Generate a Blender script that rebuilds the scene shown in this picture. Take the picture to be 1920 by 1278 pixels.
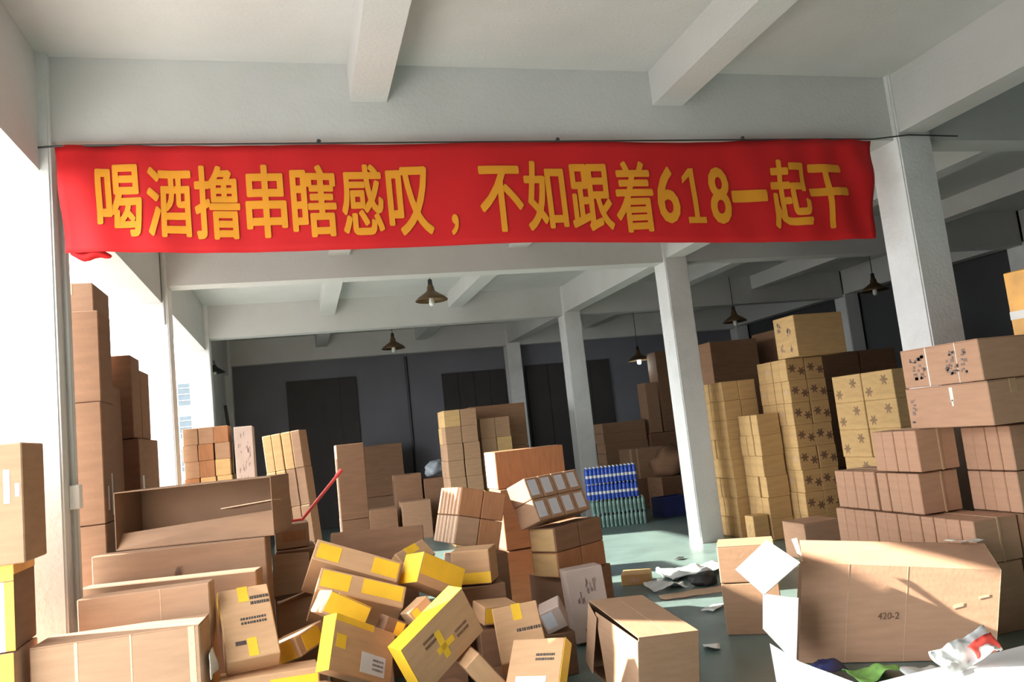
import bpy, bmesh, math, random
from mathutils import Matrix, Vector, Euler

random.seed(7)
for o in list(bpy.data.objects):
    bpy.data.objects.remove(o, do_unlink=True)
SC = bpy.context.scene
COL = SC.collection

# ------------------------------------------------------------------ camera
YAW, PITCH, ROLL, FPX = 0.2765, 0.1152, -0.1065, 1456.8
fw = Vector((math.sin(YAW)*math.cos(PITCH), math.cos(YAW)*math.cos(PITCH), math.sin(PITCH)))
rt = Vector((math.cos(YAW), -math.sin(YAW), 0))
up = rt.cross(fw)
cr, sr = math.cos(ROLL), math.sin(ROLL)
rt2, up2 = rt*cr + up*sr, up*cr - rt*sr
cam_data = bpy.data.cameras.new('camera')
cam = bpy.data.objects.new('camera', cam_data)
COL.objects.link(cam)
cam_data.sensor_width = 36.0
cam_data.lens = 36.0*FPX/1920.0
m = Matrix((rt2, up2, -fw)).transposed().to_4x4()
m.translation = Vector((0, 0, 1.7))
cam.matrix_world = m
SC.camera = cam

# ------------------------------------------------------------------ light
world = bpy.data.worlds.new('overcast_sky')
SC.world = world
world.use_nodes = True
wn = world.node_tree.nodes
wn['Background'].inputs[0].default_value = (0.93, 0.97, 1.0, 1)
wn['Background'].inputs[1].default_value = 10.0
sun_d = bpy.data.lights.new('sun', 'SUN')
sun = bpy.data.objects.new('sun', sun_d)
COL.objects.link(sun)
sun_d.energy = 34.0
sun_d.angle = math.radians(0.8)
sun_d.color = (1.0, 0.93, 0.8)
SUN_DIR = Vector((1.0, -0.385, -0.53)).normalized()
sun.rotation_euler = SUN_DIR.to_track_quat('-Z', 'Y').to_euler()
SC.view_settings.view_transform = 'Standard'
SC.view_settings.look = 'None'
SC.view_settings.gamma = 1.0
SC.view_settings.use_curve_mapping = False
SC.view_settings.exposure = -0.12

# ------------------------------------------------------------------ materials
def mat(name, rgb, rough=0.85, var=0.12, scale=4.0, bump=0.0, metal=0.0, bscale=40.0, stretch=(1, 1, 1), dirt=None, dscale=1.2):
    mt = bpy.data.materials.new(name)
    mt.use_nodes = True
    nt = mt.node_tree
    b = nt.nodes['Principled BSDF']
    b.inputs['Roughness'].default_value = rough
    b.inputs['Metallic'].default_value = metal
    tc = nt.nodes.new('ShaderNodeTexCoord')
    mp = nt.nodes.new('ShaderNodeMapping')
    mp.inputs['Scale'].default_value = stretch
    nt.links.new(tc.outputs['Object'], mp.inputs['Vector'])
    nz = nt.nodes.new('ShaderNodeTexNoise')
    nz.inputs['Scale'].default_value = scale
    nz.inputs['Detail'].default_value = 5
    nt.links.new(mp.outputs['Vector'], nz.inputs['Vector'])
    rp = nt.nodes.new('ShaderNodeValToRGB')
    rp.color_ramp.elements[0].position = 0.3
    rp.color_ramp.elements[1].position = 0.7
    rp.color_ramp.elements[0].color = tuple(c*(1-var) for c in rgb)+(1,)
    rp.color_ramp.elements[1].color = tuple(min(1, c*(1+var)) for c in rgb)+(1,)
    nt.links.new(nz.outputs['Fac'], rp.inputs['Fac'])
    out = rp.outputs['Color']
    if dirt:
        n2 = nt.nodes.new('ShaderNodeTexNoise')
        n2.inputs['Scale'].default_value = dscale
        n2.inputs['Detail'].default_value = 8
        n2.inputs['Roughness'].default_value = 0.7
        nt.links.new(tc.outputs['Object'], n2.inputs['Vector'])
        r2 = nt.nodes.new('ShaderNodeValToRGB')
        r2.color_ramp.elements[0].position = 0.5
        r2.color_ramp.elements[1].position = 0.72
        r2.color_ramp.elements[0].color = (0, 0, 0, 1)
        r2.color_ramp.elements[1].color = (1, 1, 1, 1)
        nt.links.new(n2.outputs['Fac'], r2.inputs['Fac'])
        mx = nt.nodes.new('ShaderNodeMixRGB')
        mx.inputs[2].default_value = dirt+(1,)
        nt.links.new(r2.outputs['Color'], mx.inputs[0])
        nt.links.new(out, mx.inputs[1])
        out = mx.outputs[0]
    nt.links.new(out, b.inputs['Base Color'])
    if bump:
        n3 = nt.nodes.new('ShaderNodeTexNoise')
        n3.inputs['Scale'].default_value = bscale
        nt.links.new(tc.outputs['Object'], n3.inputs['Vector'])
        bp = nt.nodes.new('ShaderNodeBump')
        bp.inputs['Strength'].default_value = bump
        bp.inputs['Distance'].default_value = 0.02
        nt.links.new(n3.outputs['Fac'], bp.inputs['Height'])
        nt.links.new(bp.outputs['Normal'], b.inputs['Normal'])
    return mt

M = {
 'paint':   mat('white_limewash', (0.58, 0.577, 0.57), 0.9, 0.04, 1.5, 0.15, dirt=(0.55, 0.545, 0.52), dscale=0.9),
 'paint_old': mat('column_limewash', (0.70, 0.70, 0.70), 0.9, 0.05, 2.5, 0.2, dirt=(0.6, 0.6, 0.58), dscale=2.0),
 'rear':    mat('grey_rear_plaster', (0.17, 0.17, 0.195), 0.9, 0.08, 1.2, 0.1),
 'rear_dark': mat('dark_shutter_paint', (0.035, 0.03, 0.03), 0.7, 0.1, 3),
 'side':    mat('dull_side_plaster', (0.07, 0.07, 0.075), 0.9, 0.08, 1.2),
 'floor':   mat('green_floor_paint', (0.13, 0.19, 0.178), 0.35, 0.16, 1.6, 0.08, dirt=(0.08, 0.105, 0.105), dscale=1.1),
 'yard':    mat('bounce_concrete', (0.55, 0.54, 0.52), 0.9, 0.06, 0.7),
 'yard2':   mat('dim_bounce_concrete', (0.27, 0.265, 0.25), 0.9, 0.1, 0.7),
 'soil':    mat('low_bounce_ground', (0.12, 0.12, 0.12), 0.9, 0.15, 0.7),
 'outer':   mat('white_render', (0.8, 0.8, 0.8), 0.9, 0.04, 0.8),
 'glass':   mat('dark_window_glass', (0.05, 0.07, 0.08), 0.1, 0.1),
 'pink':    mat('pinkish_kraft', (0.50, 0.285, 0.18), 0.85, 0.07, 5, 0.05, stretch=(1, 1, 6)),
 'kraft':   mat('brown_kraft', (0.37, 0.215, 0.125), 0.85, 0.08, 5, 0.05, stretch=(1, 1, 6)),
 'tan':     mat('tan_kraft', (0.56, 0.355, 0.155), 0.85, 0.09, 5, 0.05, stretch=(1, 1, 5)),
 'shade_kraft':   mat('shade_darkened_kraft', (0.27, 0.155, 0.09), 0.85, 0.09, 4, 0.05, stretch=(1, 1, 6)),  # brown of the boxes themselves, darkened further to imitate shade
 'heap':    mat('warm_heap_kraft', (0.52, 0.30, 0.155), 0.85, 0.08, 5, 0.05, stretch=(1, 1, 6)),
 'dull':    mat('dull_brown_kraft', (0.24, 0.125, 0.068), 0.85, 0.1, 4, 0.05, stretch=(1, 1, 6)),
 'red_kraft': mat('reddish_kraft', (0.36, 0.16, 0.07), 0.85, 0.12, 6, 0.05, stretch=(6, 1, 1)),
 'pale':    mat('pale_greyish_kraft', (0.50, 0.38, 0.32), 0.85, 0.08, 5),
 'edge':    mat('raw_cardboard_edge', (0.58, 0.40, 0.27), 0.9, 0.15, 60),
 'inside':  mat('inner_liner', (0.27, 0.155, 0.09), 0.9, 0.08, 4),
 'tape':    mat('brown_packing_tape', (0.50, 0.32, 0.18), 0.35, 0.05, 3),
 'otape':   mat('orange_packing_tape', (0.85, 0.38, 0.03), 0.35, 0.2, 5),
 'strap':   mat('white_strapping', (0.8, 0.76, 0.7), 0.4, 0.05),
 'bstrap':  mat('tan_strapping', (0.55, 0.36, 0.22), 0.5, 0.05),
 'yellow':  mat('yellow_print_ink', (0.84, 0.49, 0.025), 0.6, 0.10, 6),
 'ink':     mat('black_print_ink', (0.05, 0.04, 0.035), 0.7, 0.2, 9),
 'faint':   mat('faint_brown_print', (0.27, 0.16, 0.08), 0.75, 0.25, 9),
 'greyprint': mat('greyish_box_print', (0.25, 0.17, 0.14), 0.75, 0.25, 9),
 'browni':  mat('brown_print_ink', (0.19, 0.10, 0.06), 0.7, 0.2, 9),
 'label':   mat('grey_white_label', (0.62, 0.62, 0.66), 0.6, 0.05, 9),
 'white':   mat('white_card', (0.85, 0.84, 0.82), 0.8, 0.03, 5),
 'foam':    mat('white_foam', (0.88, 0.88, 0.88), 0.8, 0.02, 9, 0.05),
 'red':     mat('red_banner_cloth', (0.56, 0.004, 0.007), 0.75, 0.06, 3),
 'gold':    mat('orange_yellow_lettering', (0.74, 0.29, 0.012), 0.75, 0.05, 4),
 'dark':    mat('dark_metal', (0.03, 0.03, 0.03), 0.5, 0.1, 5),
 'brass':   mat('bronze_enamel', (0.16, 0.10, 0.05), 0.4, 0.15, 6, metal=0.5),
 'pipe':    mat('grey_conduit', (0.45, 0.45, 0.43), 0.6, 0.05, 5),
 'bluewrap': mat('blue_bottle_label', (0.03, 0.09, 0.50), 0.35, 0.3, 20),
 'clearwrap': mat('clear_green_bottle', (0.16, 0.28, 0.25), 0.25, 0.3, 14),
 'capw':    mat('white_bottle_cap', (0.75, 0.8, 0.85), 0.4, 0.05),
 'broomred': mat('red_broom_handle', (0.70, 0.05, 0.03), 0.4, 0.1, 9),
 'purple':  mat('dark_purple_sack', (0.05, 0.03, 0.10), 0.8, 0.3, 5),
 'greybag': mat('grey_plastic_bag', (0.32, 0.36, 0.40), 0.5, 0.2, 6),
 'plastic': mat('white_plastic_film', (0.75, 0.78, 0.78), 0.4, 0.1, 8),
 'pinkfilm': mat('red_and_white_packaging', (0.85, 0.50, 0.50), 0.4, 0.5, 9),
 'redink':  mat('red_package_print', (0.75, 0.08, 0.06), 0.5, 0.2, 9),
 'greenf':  mat('green_scrap', (0.25, 0.5, 0.12), 0.6, 0.4, 12),
 'navy':    mat('navy_blue_crate', (0.03, 0.04, 0.16), 0.5, 0.2, 5),
}
bulb_mat = bpy.data.materials.new('lit_bulb')
bulb_mat.use_nodes = True
bb = bulb_mat.node_tree.nodes['Principled BSDF']
bb.inputs['Emission Color'].default_value = (0.9, 1.0, 0.97, 1)
bb.inputs['Emission Strength'].default_value = 12.0
M['bulb'] = bulb_mat
M['bulboff'] = mat('unlit_bulb', (0.80, 0.82, 0.76), 0.25, 0.02)

# ------------------------------------------------------------------ helpers
def link(name, me, material, parent=None, loc=None, rot=None):
    o = bpy.data.objects.new(name, me)
    COL.objects.link(o)
    if material is not None and me is not None and not me.materials:
        for mm in (material if isinstance(material, (list, tuple)) else [material]):
            me.materials.append(M[mm] if isinstance(mm, str) else mm)
    if parent is not None:
        o.parent = parent
    if loc is not None:
        o.location = loc
    if rot is not None:
        o.rotation_euler = rot
    return o

def tag(o, label, cat, group=None, kind=None):
    o['label'] = label
    o['category'] = cat
    if group:
        o['group'] = group
    if kind:
        o['kind'] = kind
    return o

def structure(o, label=None):
    o['kind'] = 'structure'
    if label:
        o['label'] = label
    return o

def to_mesh(bm, name='mesh', smooth=False):
    bmesh.ops.recalc_face_normals(bm, faces=bm.faces[:])
    if smooth:
        for f in bm.faces:
            f.smooth = True
    me = bpy.data.meshes.new(name)
    bm.to_mesh(me)
    bm.free()
    return me

def add_box(bm, lo, hi, mi=0, mx=None):
    vs = []
    for x in (lo[0], hi[0]):
        for y in (lo[1], hi[1]):
            for z in (lo[2], hi[2]):
                v = Vector((x, y, z))
                vs.append(bm.verts.new(mx @ v if mx else v))
    for q in ((0, 1, 3, 2), (4, 6, 7, 5), (0, 4, 5, 1), (2, 3, 7, 6), (0, 2, 6, 4), (1, 5, 7, 3)):
        f = bm.faces.new([vs[i] for i in q])
        f.material_index = mi
    return vs

def box_mesh(lo, hi, bev=0.0):
    bm = bmesh.new()
    add_box(bm, lo, hi)
    if bev:
        bmesh.ops.bevel(bm, geom=bm.edges[:], offset=bev, segments=1, affect='EDGES')
    return to_mesh(bm, 'box')

def lathe(profile, n=20):
    bm = bmesh.new()
    rings = []
    for r, z in profile:
        rings.append([bm.verts.new((r*math.cos(2*math.pi*i/n), r*math.sin(2*math.pi*i/n), z)) for i in range(n)])
    for a, b in zip(rings, rings[1:]):
        for i in range(n):
            bm.faces.new((a[i], a[(i+1) % n], b[(i+1) % n], b[i]))
    bmesh.ops.remove_doubles(bm, verts=bm.verts[:], dist=1e-5)
    return bm

def tube(pts, r, n=8):
    bm = bmesh.new()
    pts = [Vector(p) for p in pts]
    rings = []
    for i, p in enumerate(pts):
        d = (pts[min(i+1, len(pts)-1)] - pts[max(i-1, 0)]).normalized()
        a = d.cross(Vector((0, 0, 1)))
        if a.length < 1e-3:
            a = d.cross(Vector((1, 0, 0)))
        a.normalize()
        b = d.cross(a)
        rings.append([bm.verts.new(p + r*(math.cos(2*math.pi*k/n)*a + math.sin(2*math.pi*k/n)*b)) for k in range(n)])
    for a, b in zip(rings, rings[1:]):
        for i in range(n):
            bm.faces.new((a[i], a[(i+1) % n], b[(i+1) % n], b[i]))
    bm.faces.new(rings[0]); bm.faces.new(rings[-1])
    return bm

_cache = {}
def carton_mesh(d, material, wob=0.0):
    """closed carton, softened edges, shared between cartons of one size"""
    key = (round(d[0], 3), round(d[1], 3), round(d[2], 3), material, round(wob, 4))
    if key in _cache and not wob:
        return _cache[key]
    bm = bmesh.new()
    h = [x/2 for x in d]
    add_box(bm, (-h[0], -h[1], -h[2]), h)
    if wob:
        for v in bm.verts:
            v.co += Vector([random.uniform(-wob, wob) for _ in range(3)])
    bmesh.ops.bevel(bm, geom=bm.edges[:], offset=min(0.006, min(d)*0.08), segments=1, affect='EDGES')
    me = to_mesh(bm, 'carton')
    me.materials.append(M[material])
    _cache[key] = me
    return me

def face_frame(d, face):
    """origin, u, v, n of a face of a box of size d centred on the origin; u,v span the whole face"""
    x, y, z = d
    return {
     '-y': (Vector((-x/2, -y/2, -z/2)), Vector((x, 0, 0)), Vector((0, 0, z)), Vector((0, -1, 0))),
     '+y': (Vector((x/2, y/2, -z/2)), Vector((-x, 0, 0)), Vector((0, 0, z)), Vector((0, 1, 0))),
     '-x': (Vector((-x/2, y/2, -z/2)), Vector((0, -y, 0)), Vector((0, 0, z)), Vector((-1, 0, 0))),
     '+x': (Vector((x/2, -y/2, -z/2)), Vector((0, y, 0)), Vector((0, 0, z)), Vector((1, 0, 0))),
     '+z': (Vector((-x/2, -y/2, z/2)), Vector((x, 0, 0)), Vector((0, y, 0)), Vector((0, 0, 1))),
    }[face]

def decal_bm(bm, d, face, rects, t=0.0015):
    o, u, v, n = face_frame(d, face)
    for (u0, u1, v0, v1) in rects:
        a = [o+u*uu+v*vv for uu, vv in ((u0, v0), (u1, v0), (u1, v1), (u0, v1))]
        lo = [bm.verts.new(p - n*0.0005) for p in a]
        hi = [bm.verts.new(p + n*t) for p in a]
        bm.faces.new(hi)
        bm.faces.new(lo[::-1])
        for i in range(4):
            bm.faces.new((lo[i], lo[(i+1) % 4], hi[(i+1) % 4], hi[i]))

def decal(parent, d, face, rects, material, name, t=0.0015):
    if name in ('printed_text', 'label_text', 'printed_mark', 'stamp'):     # dozens of tiny strokes: one part
        bm = bmesh.new()
        decal_bm(bm, d, face, rects, t)
        o = link(name, to_mesh(bm, name), material, parent)
        o['kind'] = 'stuff'
        return o
    for r in rects:
        bm = bmesh.new()
        decal_bm(bm, d, face, [r], t)
        link(name, to_mesh(bm, name), material, parent)

def text_rects(u0, u1, v0, v1, lines=2, seed=0):
    rr = random.Random(seed)
    out = []
    lh = (v1-v0)/lines
    for i in range(lines):
        a, b = v0+lh*(i+0.25), v0+lh*(i+0.8)
        u = u0
        while u < u1:
            w = (u1-u0)*rr.uniform(0.06, 0.14)
            out.append((u, min(u+w*0.75, u1), a, b))
            u += w
    return out

def carton(label, c, d, e, material, decals=(), tape=None, group=None, wob=0.003, flaps=None, cat='box', name='carton'):
    """one closed carton; decals = (face, rects, material, name)"""
    if decals:
        wob = 0.0
    o = link(name, carton_mesh(d, material, wob), None, None, c, e)
    tag(o, label, cat, group)
    for (face, rects, mt, nm) in decals:
        decal(o, d, face, rects, mt, nm)
    if flaps:      # two top flaps meeting at a seam along local x or y
        x, y, z = d
        t = 0.004
        for s in (-1, 1):
            bm = bmesh.new()
            if flaps == 'x':
                lo = (-x/2+.002, min(s*0.002, s*(y/2-.002)), z/2-.001)
                hi = (x/2-.002, max(s*0.002, s*(y/2-.002)), z/2+t)
            else:
                lo = (min(s*0.002, s*(x/2-.002)), -y/2+.002, z/2-.001)
                hi = (max(s*0.002, s*(x/2-.002)), y/2-.002, z/2+t)
            add_box(bm, lo, hi)
            link('top_flap', to_mesh(bm), material, o)
    if tape:
        x, y, z = d
        bm = bmesh.new()
        w = 0.03
        top = z/2 + (0.0045 if flaps else 0.0)
        if tape == 'x':
            add_box(bm, (-x/2-.002, -w, top-.001), (x/2+.002, w, top+.0015))
            add_box(bm, (-x/2-.002, -w, z/2-.09), (-x/2+.001, w, top))
            add_box(bm, (x/2-.001, -w, z/2-.09), (x/2+.002, w, top))
        else:
            add_box(bm, (-w, -y/2-.002, top-.001), (w, y/2+.002, top+.0015))
            add_box(bm, (-w, -y/2-.002, z/2-.09), (w, -y/2+.001, top))
            add_box(bm, (-w, y/2-.001, z/2-.09), (w, y/2+.002, top))
        link('packing_tape', to_mesh(bm), 'tape', o)
    return o

def bxc(x0, x1, y0, y1, z0, z1):
    return ((x0+x1)/2, (y0+y1)/2, (z0+z1)/2), (x1-x0, y1-y0, z1-z0)

ORD = ['first', 'second', 'third', 'fourth', 'fifth', 'sixth', 'seventh', 'eighth', 'ninth', 'tenth', 'eleventh', 'twelfth']
_petal = {}
def rosette_mesh(d, face, spots, r=0.055):
    """printed rosettes: small ring of petals at (u,v) spots on a face"""
    key = (tuple(round(x, 3) for x in d), face, tuple(spots), r)
    if key in _petal:
        return _petal[key]
    o, u, v, n = face_frame(d, face)
    un, vn = u.normalized(), v.normalized()
    bm = bmesh.new()
    for (su, sv) in spots:
        ctr = bm.verts.new(o+u*su+v*sv+n*0.0015)
        rim = []
        for q in range(36):
            a = q*math.pi/18
            rad = r*(0.72+0.28*math.cos(6*a))
            rim.append(bm.verts.new(ctr.co+(un*math.cos(a)+vn*math.sin(a))*rad))
        for q in range(36):
            bm.faces.new((ctr, rim[q], rim[(q+1) % 36]))
    me = bpy.data.meshes.new('rosette')
    bm.to_mesh(me); bm.free()
    _petal[key] = me
    return me

def stack(desc, mats, x0, x1, y0, y1, z0, z1, nx, ny, nz, group, long_axis='y', prints=None, jit=0.010, gap=0.008, lean=None, skip=None, only_shell=True, adj='small tan', rotz=0.0):
    """stacked cartons, every one its own object. columns counted from the left as the camera sees them"""
    dx, dy, dz = (x1-x0)/nx, (y1-y0)/ny, (z1-z0)/nz
    d = (dx-gap, dy-gap, dz-0.001)
    mesh = carton_mesh(d, mats[0])
    meshes = [carton_mesh(d, mm) for mm in mats]
    rr = random.Random(len(group)*7+len(desc))
    for k in range(nz):
        for j in range(ny):
            for i in range(nx):
                if only_shell and i > 0 and j > 0:
                    continue
                if skip and skip(i, j, k):
                    continue
                c = Vector((x0+(i+.5)*dx + rr.uniform(-jit, jit), y0+(j+.5)*dy + rr.uniform(-.4*gap, .4*gap), z0+(k+.5)*dz))
                e = Euler((0, 0, 0))
                if lean:
                    piv, le = lean
                    c = Vector(piv) + le.to_matrix() @ (c-Vector(piv))
                    e = le
                if nx == 1:
                    colw = ORD[ny-1-j]+' from left'
                elif i == 0:
                    colw = ORD[ny-1-j]+' from left'
                else:
                    colw = ORD[ny+i-1]+' from left'
                if long_axis == 'x':
                    colw = ORD[i]+' from left' if j == 0 else ORD[nx+j-1]+' from left'
                rowt = nz-1-k
                roww = 'top row' if rowt == 0 else ORD[rowt]+' row down'
                o = bpy.data.objects.new('carton', meshes[rr.randrange(len(meshes))])
                COL.objects.link(o)
                o.location = c
                o.rotation_euler = e
                tag(o, '%s carton, %s, %s, %s' % (adj, roww, colw, desc), 'box', group)
                if prints:
                    for (face, cond, spots, r, mt) in prints:
                        if cond(i, j, k):
                            for sp in spots:
                                link('printed_rosette', rosette_mesh(d, face, (sp,), r), mt, o)

def bundle(label, x0, x1, y0, y1, z0, z1, n, material, group, strap='bstrap', seam=True):
    """strapped block of n thin cartons standing side by side along y"""
    c, d = bxc(x0, x1, y0, y1, z0, z1)
    root = bpy.data.objects.new('carton_bundle', None)
    COL.objects.link(root)
    root.location = (c[0], c[1], z0)
    tag(root, label, 'bundle', group)
    w = d[1]/n
    rr = random.Random(int(abs(y0)*977+z0*131))
    for i in range(n):
        dd = (d[0]-0.012, w-0.004, d[2]-0.004)
        o = bpy.data.objects.new('carton', carton_mesh(dd, material))
        COL.objects.link(o)
        o.parent = root
        o.location = (rr.uniform(-.004, .004), -d[1]/2+(i+.5)*w, d[2]/2)
    if strap:
        bm = bmesh.new()
        z = d[2]/2
        sw = 0.008
        add_box(bm, (0.02-sw, -d[1]/2-0.004, -0.0), (0.02+sw, -d[1]/2+0.001, d[2]))
        add_box(bm, (0.02-sw, d[1]/2-0.001, -0.0), (0.02+sw, d[1]/2+0.004, d[2]))
        add_box(bm, (0.02-sw, -d[1]/2-0.004, d[2]-0.003), (0.02+sw, d[1]/2+0.004, d[2]+0.001))
        link('strap', to_mesh(bm), strap, root)
    return root

def panel(name, quad, t, material, parent=None, inner=None):
    """board of thickness t over four corner points; thickness goes along the quad normal"""
    q = [Vector(p) for p in quad]
    n = (q[1]-q[0]).cross(q[3]-q[0]).normalized()
    bm = bmesh.new()
    a = [bm.verts.new(p) for p in q]
    b = [bm.verts.new(p-n*t) for p in q]
    bm.faces.new(a)
    bm.faces.new(b[::-1])
    for i in range(4):
        bm.faces.new((a[i], b[i], b[(i+1) % 4], a[(i+1) % 4])).material_index = 1
    me = to_mesh(bm, name)
    return link(name, me, [material, inner or 'edge'], parent)

def sheet(name, nx, ny, sx, sy, amp, seed, material, loc, rot=(0, 0, 0), t=0.002, sc=6.0):
    """crumpled sheet with thickness"""
    from mathutils import noise
    bm = bmesh.new()
    g = []
    for lev in (0, 1):
        L = []
        for j in range(ny+1):
            for i in range(nx+1):
                x, y = (i/nx-.5)*sx, (j/ny-.5)*sy
                z = amp*(noise.noise(Vector((x*sc+seed, y*sc, seed*1.7)))+.5*noise.noise(Vector((x*sc*2.3, y*sc*2.3+seed, 3.1))))
                ex = 1+0.18*noise.noise(Vector((x*9+seed, y*9, 7)))
                L.append(bm.verts.new((x*ex, y*ex, z+amp*0.8-lev*t)))
        g.append(L)
    w = nx+1
    for j in range(ny):
        for i in range(nx):
            a = j*w+i
            bm.faces.new((g[0][a], g[0][a+1], g[0][a+w+1], g[0][a+w]))
            bm.faces.new((g[1][a], g[1][a+w], g[1][a+w+1], g[1][a+1]))
    rim = [i for i in range(w)]+[j*w+nx for j in range(1, ny+1)]+[ny*w+i for i in range(nx-1, -1, -1)]+[j*w for j in range(ny-1, 0, -1)]
    for p, q in zip(rim, rim[1:]+rim[:1]):
        bm.faces.new((g[0][p], g[1][p], g[1][q], g[0][q]))
    return link(name, to_mesh(bm, name, True), material, None, loc, rot)

def blob(name, r, seed, material, loc, amp=0.25, rot=(0, 0, 0)):
    from mathutils import noise
    bm = bmesh.new()
    bmesh.ops.create_icosphere(bm, subdivisions=3, radius=1)
    for v in bm.verts:
        k = 1+amp*noise.noise(v.co*1.8+Vector((seed, 0, 0)))+amp*.4*noise.noise(v.co*4.5+Vector((0, seed, 0)))
        v.co = Vector((v.co.x*r[0]*k, v.co.y*r[1]*k, max(v.co.z*k, -0.7)*r[2]))
    zmin = min(v.co.z for v in bm.verts)
    for v in bm.verts:
        v.co.z -= zmin
    return link(name, to_mesh(bm, name, True), material, None, loc, rot)

# ------------------------------------------------------------------ building shell
XL, XR, XE = -1.327, 4.907, 11.14          # inner face of left columns, left face of right columns, far right row
CW = 0.338
ROWS = [-3.46, 0.80, 5.06, 9.35, 13.58, 17.80]
HB, HC, HS = 3.75, 4.30, 4.03              # soffit of main beams, ceiling, soffit of ribs
YF, YB = -3.6, 18.15
XOUT = XL-CW

fl = structure(link('floor', box_mesh((XOUT-.05, YF-.2, -0.2), (XE+.6, YB+.2, 0)), 'floor'), 'worn green painted concrete floor')
structure(link('pavement', box_mesh((-5.2, -12, -0.3), (XOUT-.05, 6.4, -0.06)), 'yard'), 'added pale concrete outside the front left bay, bounces daylight in')  # pale strip added to bounce daylight onto the near ceiling and beam
structure(link('pavement', box_mesh((-5.2, 6.4, -0.3), (XOUT-.05, 60, -0.065)), 'yard2'), 'added greyer concrete outside the rear left bays, bounces less daylight')  # made greyer than the front strip so less light bounces in here
structure(link('ground', box_mesh((-80, -60, -0.4), (-5.2, 80, -0.08)), 'soil'), 'added dark ground beyond the concrete, keeps bounce low')  # ground added dark so the bounce falls off deeper inside
structure(link('ceiling', box_mesh((XOUT-.25, YF-.2, HC), (XE+.6, YB+.2, HC+.2)), 'paint'), 'whitewashed concrete ceiling slab')

# rear wall with two dark shutter openings
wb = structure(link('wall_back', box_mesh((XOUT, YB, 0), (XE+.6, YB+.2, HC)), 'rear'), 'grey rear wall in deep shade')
for n, (a, b, top) in enumerate(((-0.21, 1.34, 3.33), (3.33, 4.86, 3.22), (5.4, 7.6, 3.25))):
    d = structure(link('door_%d' % (n+1), box_mesh((a, YB-.05, 0), (b, YB, top)), 'rear_dark'), 'dark boarded opening in the rear wall')
    np_ = 4
    for k in range(np_):
        w = (b-a)/np_
        link('door_panel', box_mesh((a+k*w+.012, YB-.065, .03), (a+(k+1)*w-.012, YB-.05, top-.03)), 'rear_dark', d)
structure(link('trim_1', to_mesh(tube([(2.51, YB-.03, 0.0), (2.51, YB-.03, 3.7)], .03)), 'dark'), 'dark downpipe on the rear wall')
structure(link('wall_right', box_mesh((XE+.4, YF, 0), (XE+.6, YB, HC)), 'side'), 'dull right hand wall')
structure(link('wall_front', box_mesh((XOUT, YF-.2, 0), (XE+.6, YF, HC)), 'side'), 'front wall behind the viewer')

structure(link('wall_left', box_mesh((XOUT, YF, 0), (XOUT+.2, 0.8, HC)), 'side'), 'unseen left wall beside the viewer, added to block daylight')  # out of view, added to keep daylight out beside the camera
structure(link('wall_left', box_mesh((XOUT, 13.9, 0), (XOUT+.2, YB, HC)), 'paint_old'), 'plastered left wall of the rear bay')
# cross beams along each row, beams along each column line and two ribs per bay
for i, y in enumerate(ROWS):
    y0 = y+.05
    structure(link('beam', box_mesh((XOUT, y0, HB), (XE+CW, y0+CW-.08, HC+.02)), 'paint'), 'white cross beam on column row')
for x, hb in ((XOUT+.02, 3.55), (XR+.03, 3.80), (XE, 3.80)):
    structure(link('beam', box_mesh((x, YF, hb), (x+CW-.08, YB, HC+.02)), 'paint'), 'white lengthwise beam on column line')
for x in (0.49, 2.75, 6.95, 9.0):
    structure(link('ceiling_rib', box_mesh((x, YF, HS), (x+.25, YB, HC+.02)), 'paint'), 'white lengthwise ceiling rib')
for i, y in enumerate(ROWS):
    for x in (XOUT, XR, XE):
        bm = bmesh.new()
        add_box(bm, (x, y, -0.0), (x+CW, y+CW, HC+.01))
        bmesh.ops.bevel(bm, geom=[e for e in bm.edges if abs((e.verts[0].co-e.verts[1].co).z) > 1], offset=.012, segments=2, affect='EDGES')
        structure(link('column', to_mesh(bm), 'paint_old'), 'square whitewashed concrete column')

# conduit and switch box on the nearest left column, small pipes by other columns
cd = tag(link('conduit', to_mesh(tube([(XL+.02, 5.20, 0.9), (XL+.02, 5.20, 3.7)], .014)), 'pipe'), 'thin grey conduit running up the nearest left column', 'pipe')
link('switch_box', box_mesh((XL+.001, 5.17, 1.52), (XL+.055, 5.25, 1.66), .004), 'white', cd)
tag(link('conduit', to_mesh(tube([(XL-.04, 9.335, 3.3), (XL-.04, 9.335, 4.2)], .012)), 'pipe'), 'short pipe at the top of the second left column', 'pipe')

# ------------------------------------------------------------------ outside: neighbouring building
ob = bpy.data.objects.new('neighbour_building', None)
COL.objects.link(ob)
ob.location = (-5.5, 27, -.06)
tag(ob, 'pale neighbouring building with barred windows seen between the left columns', 'building')
link('facade', box_mesh((-2.5, 0, 0), (2.5, 1.0, 5.2)), 'outer', ob)
for k in range(4):
    for j in range(3):
        f = link('window', box_mesh((.55+j*.62, -.05, .5+k*1.05), (1.07+j*.62, 0.02, 1.3+k*1.05)), 'pipe', ob)
        link('pane', box_mesh((.6+j*.62, -.06, .55+k*1.05), (1.02+j*.62, -.04, 1.25+k*1.05)), 'glass', f)
        for b in range(3):
            link('bar', box_mesh((.55+j*.62, -.09, .7+.2*b+k*1.05), (1.07+j*.62, -.07, .72+.2*b+k*1.05)), 'pipe', f)

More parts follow.
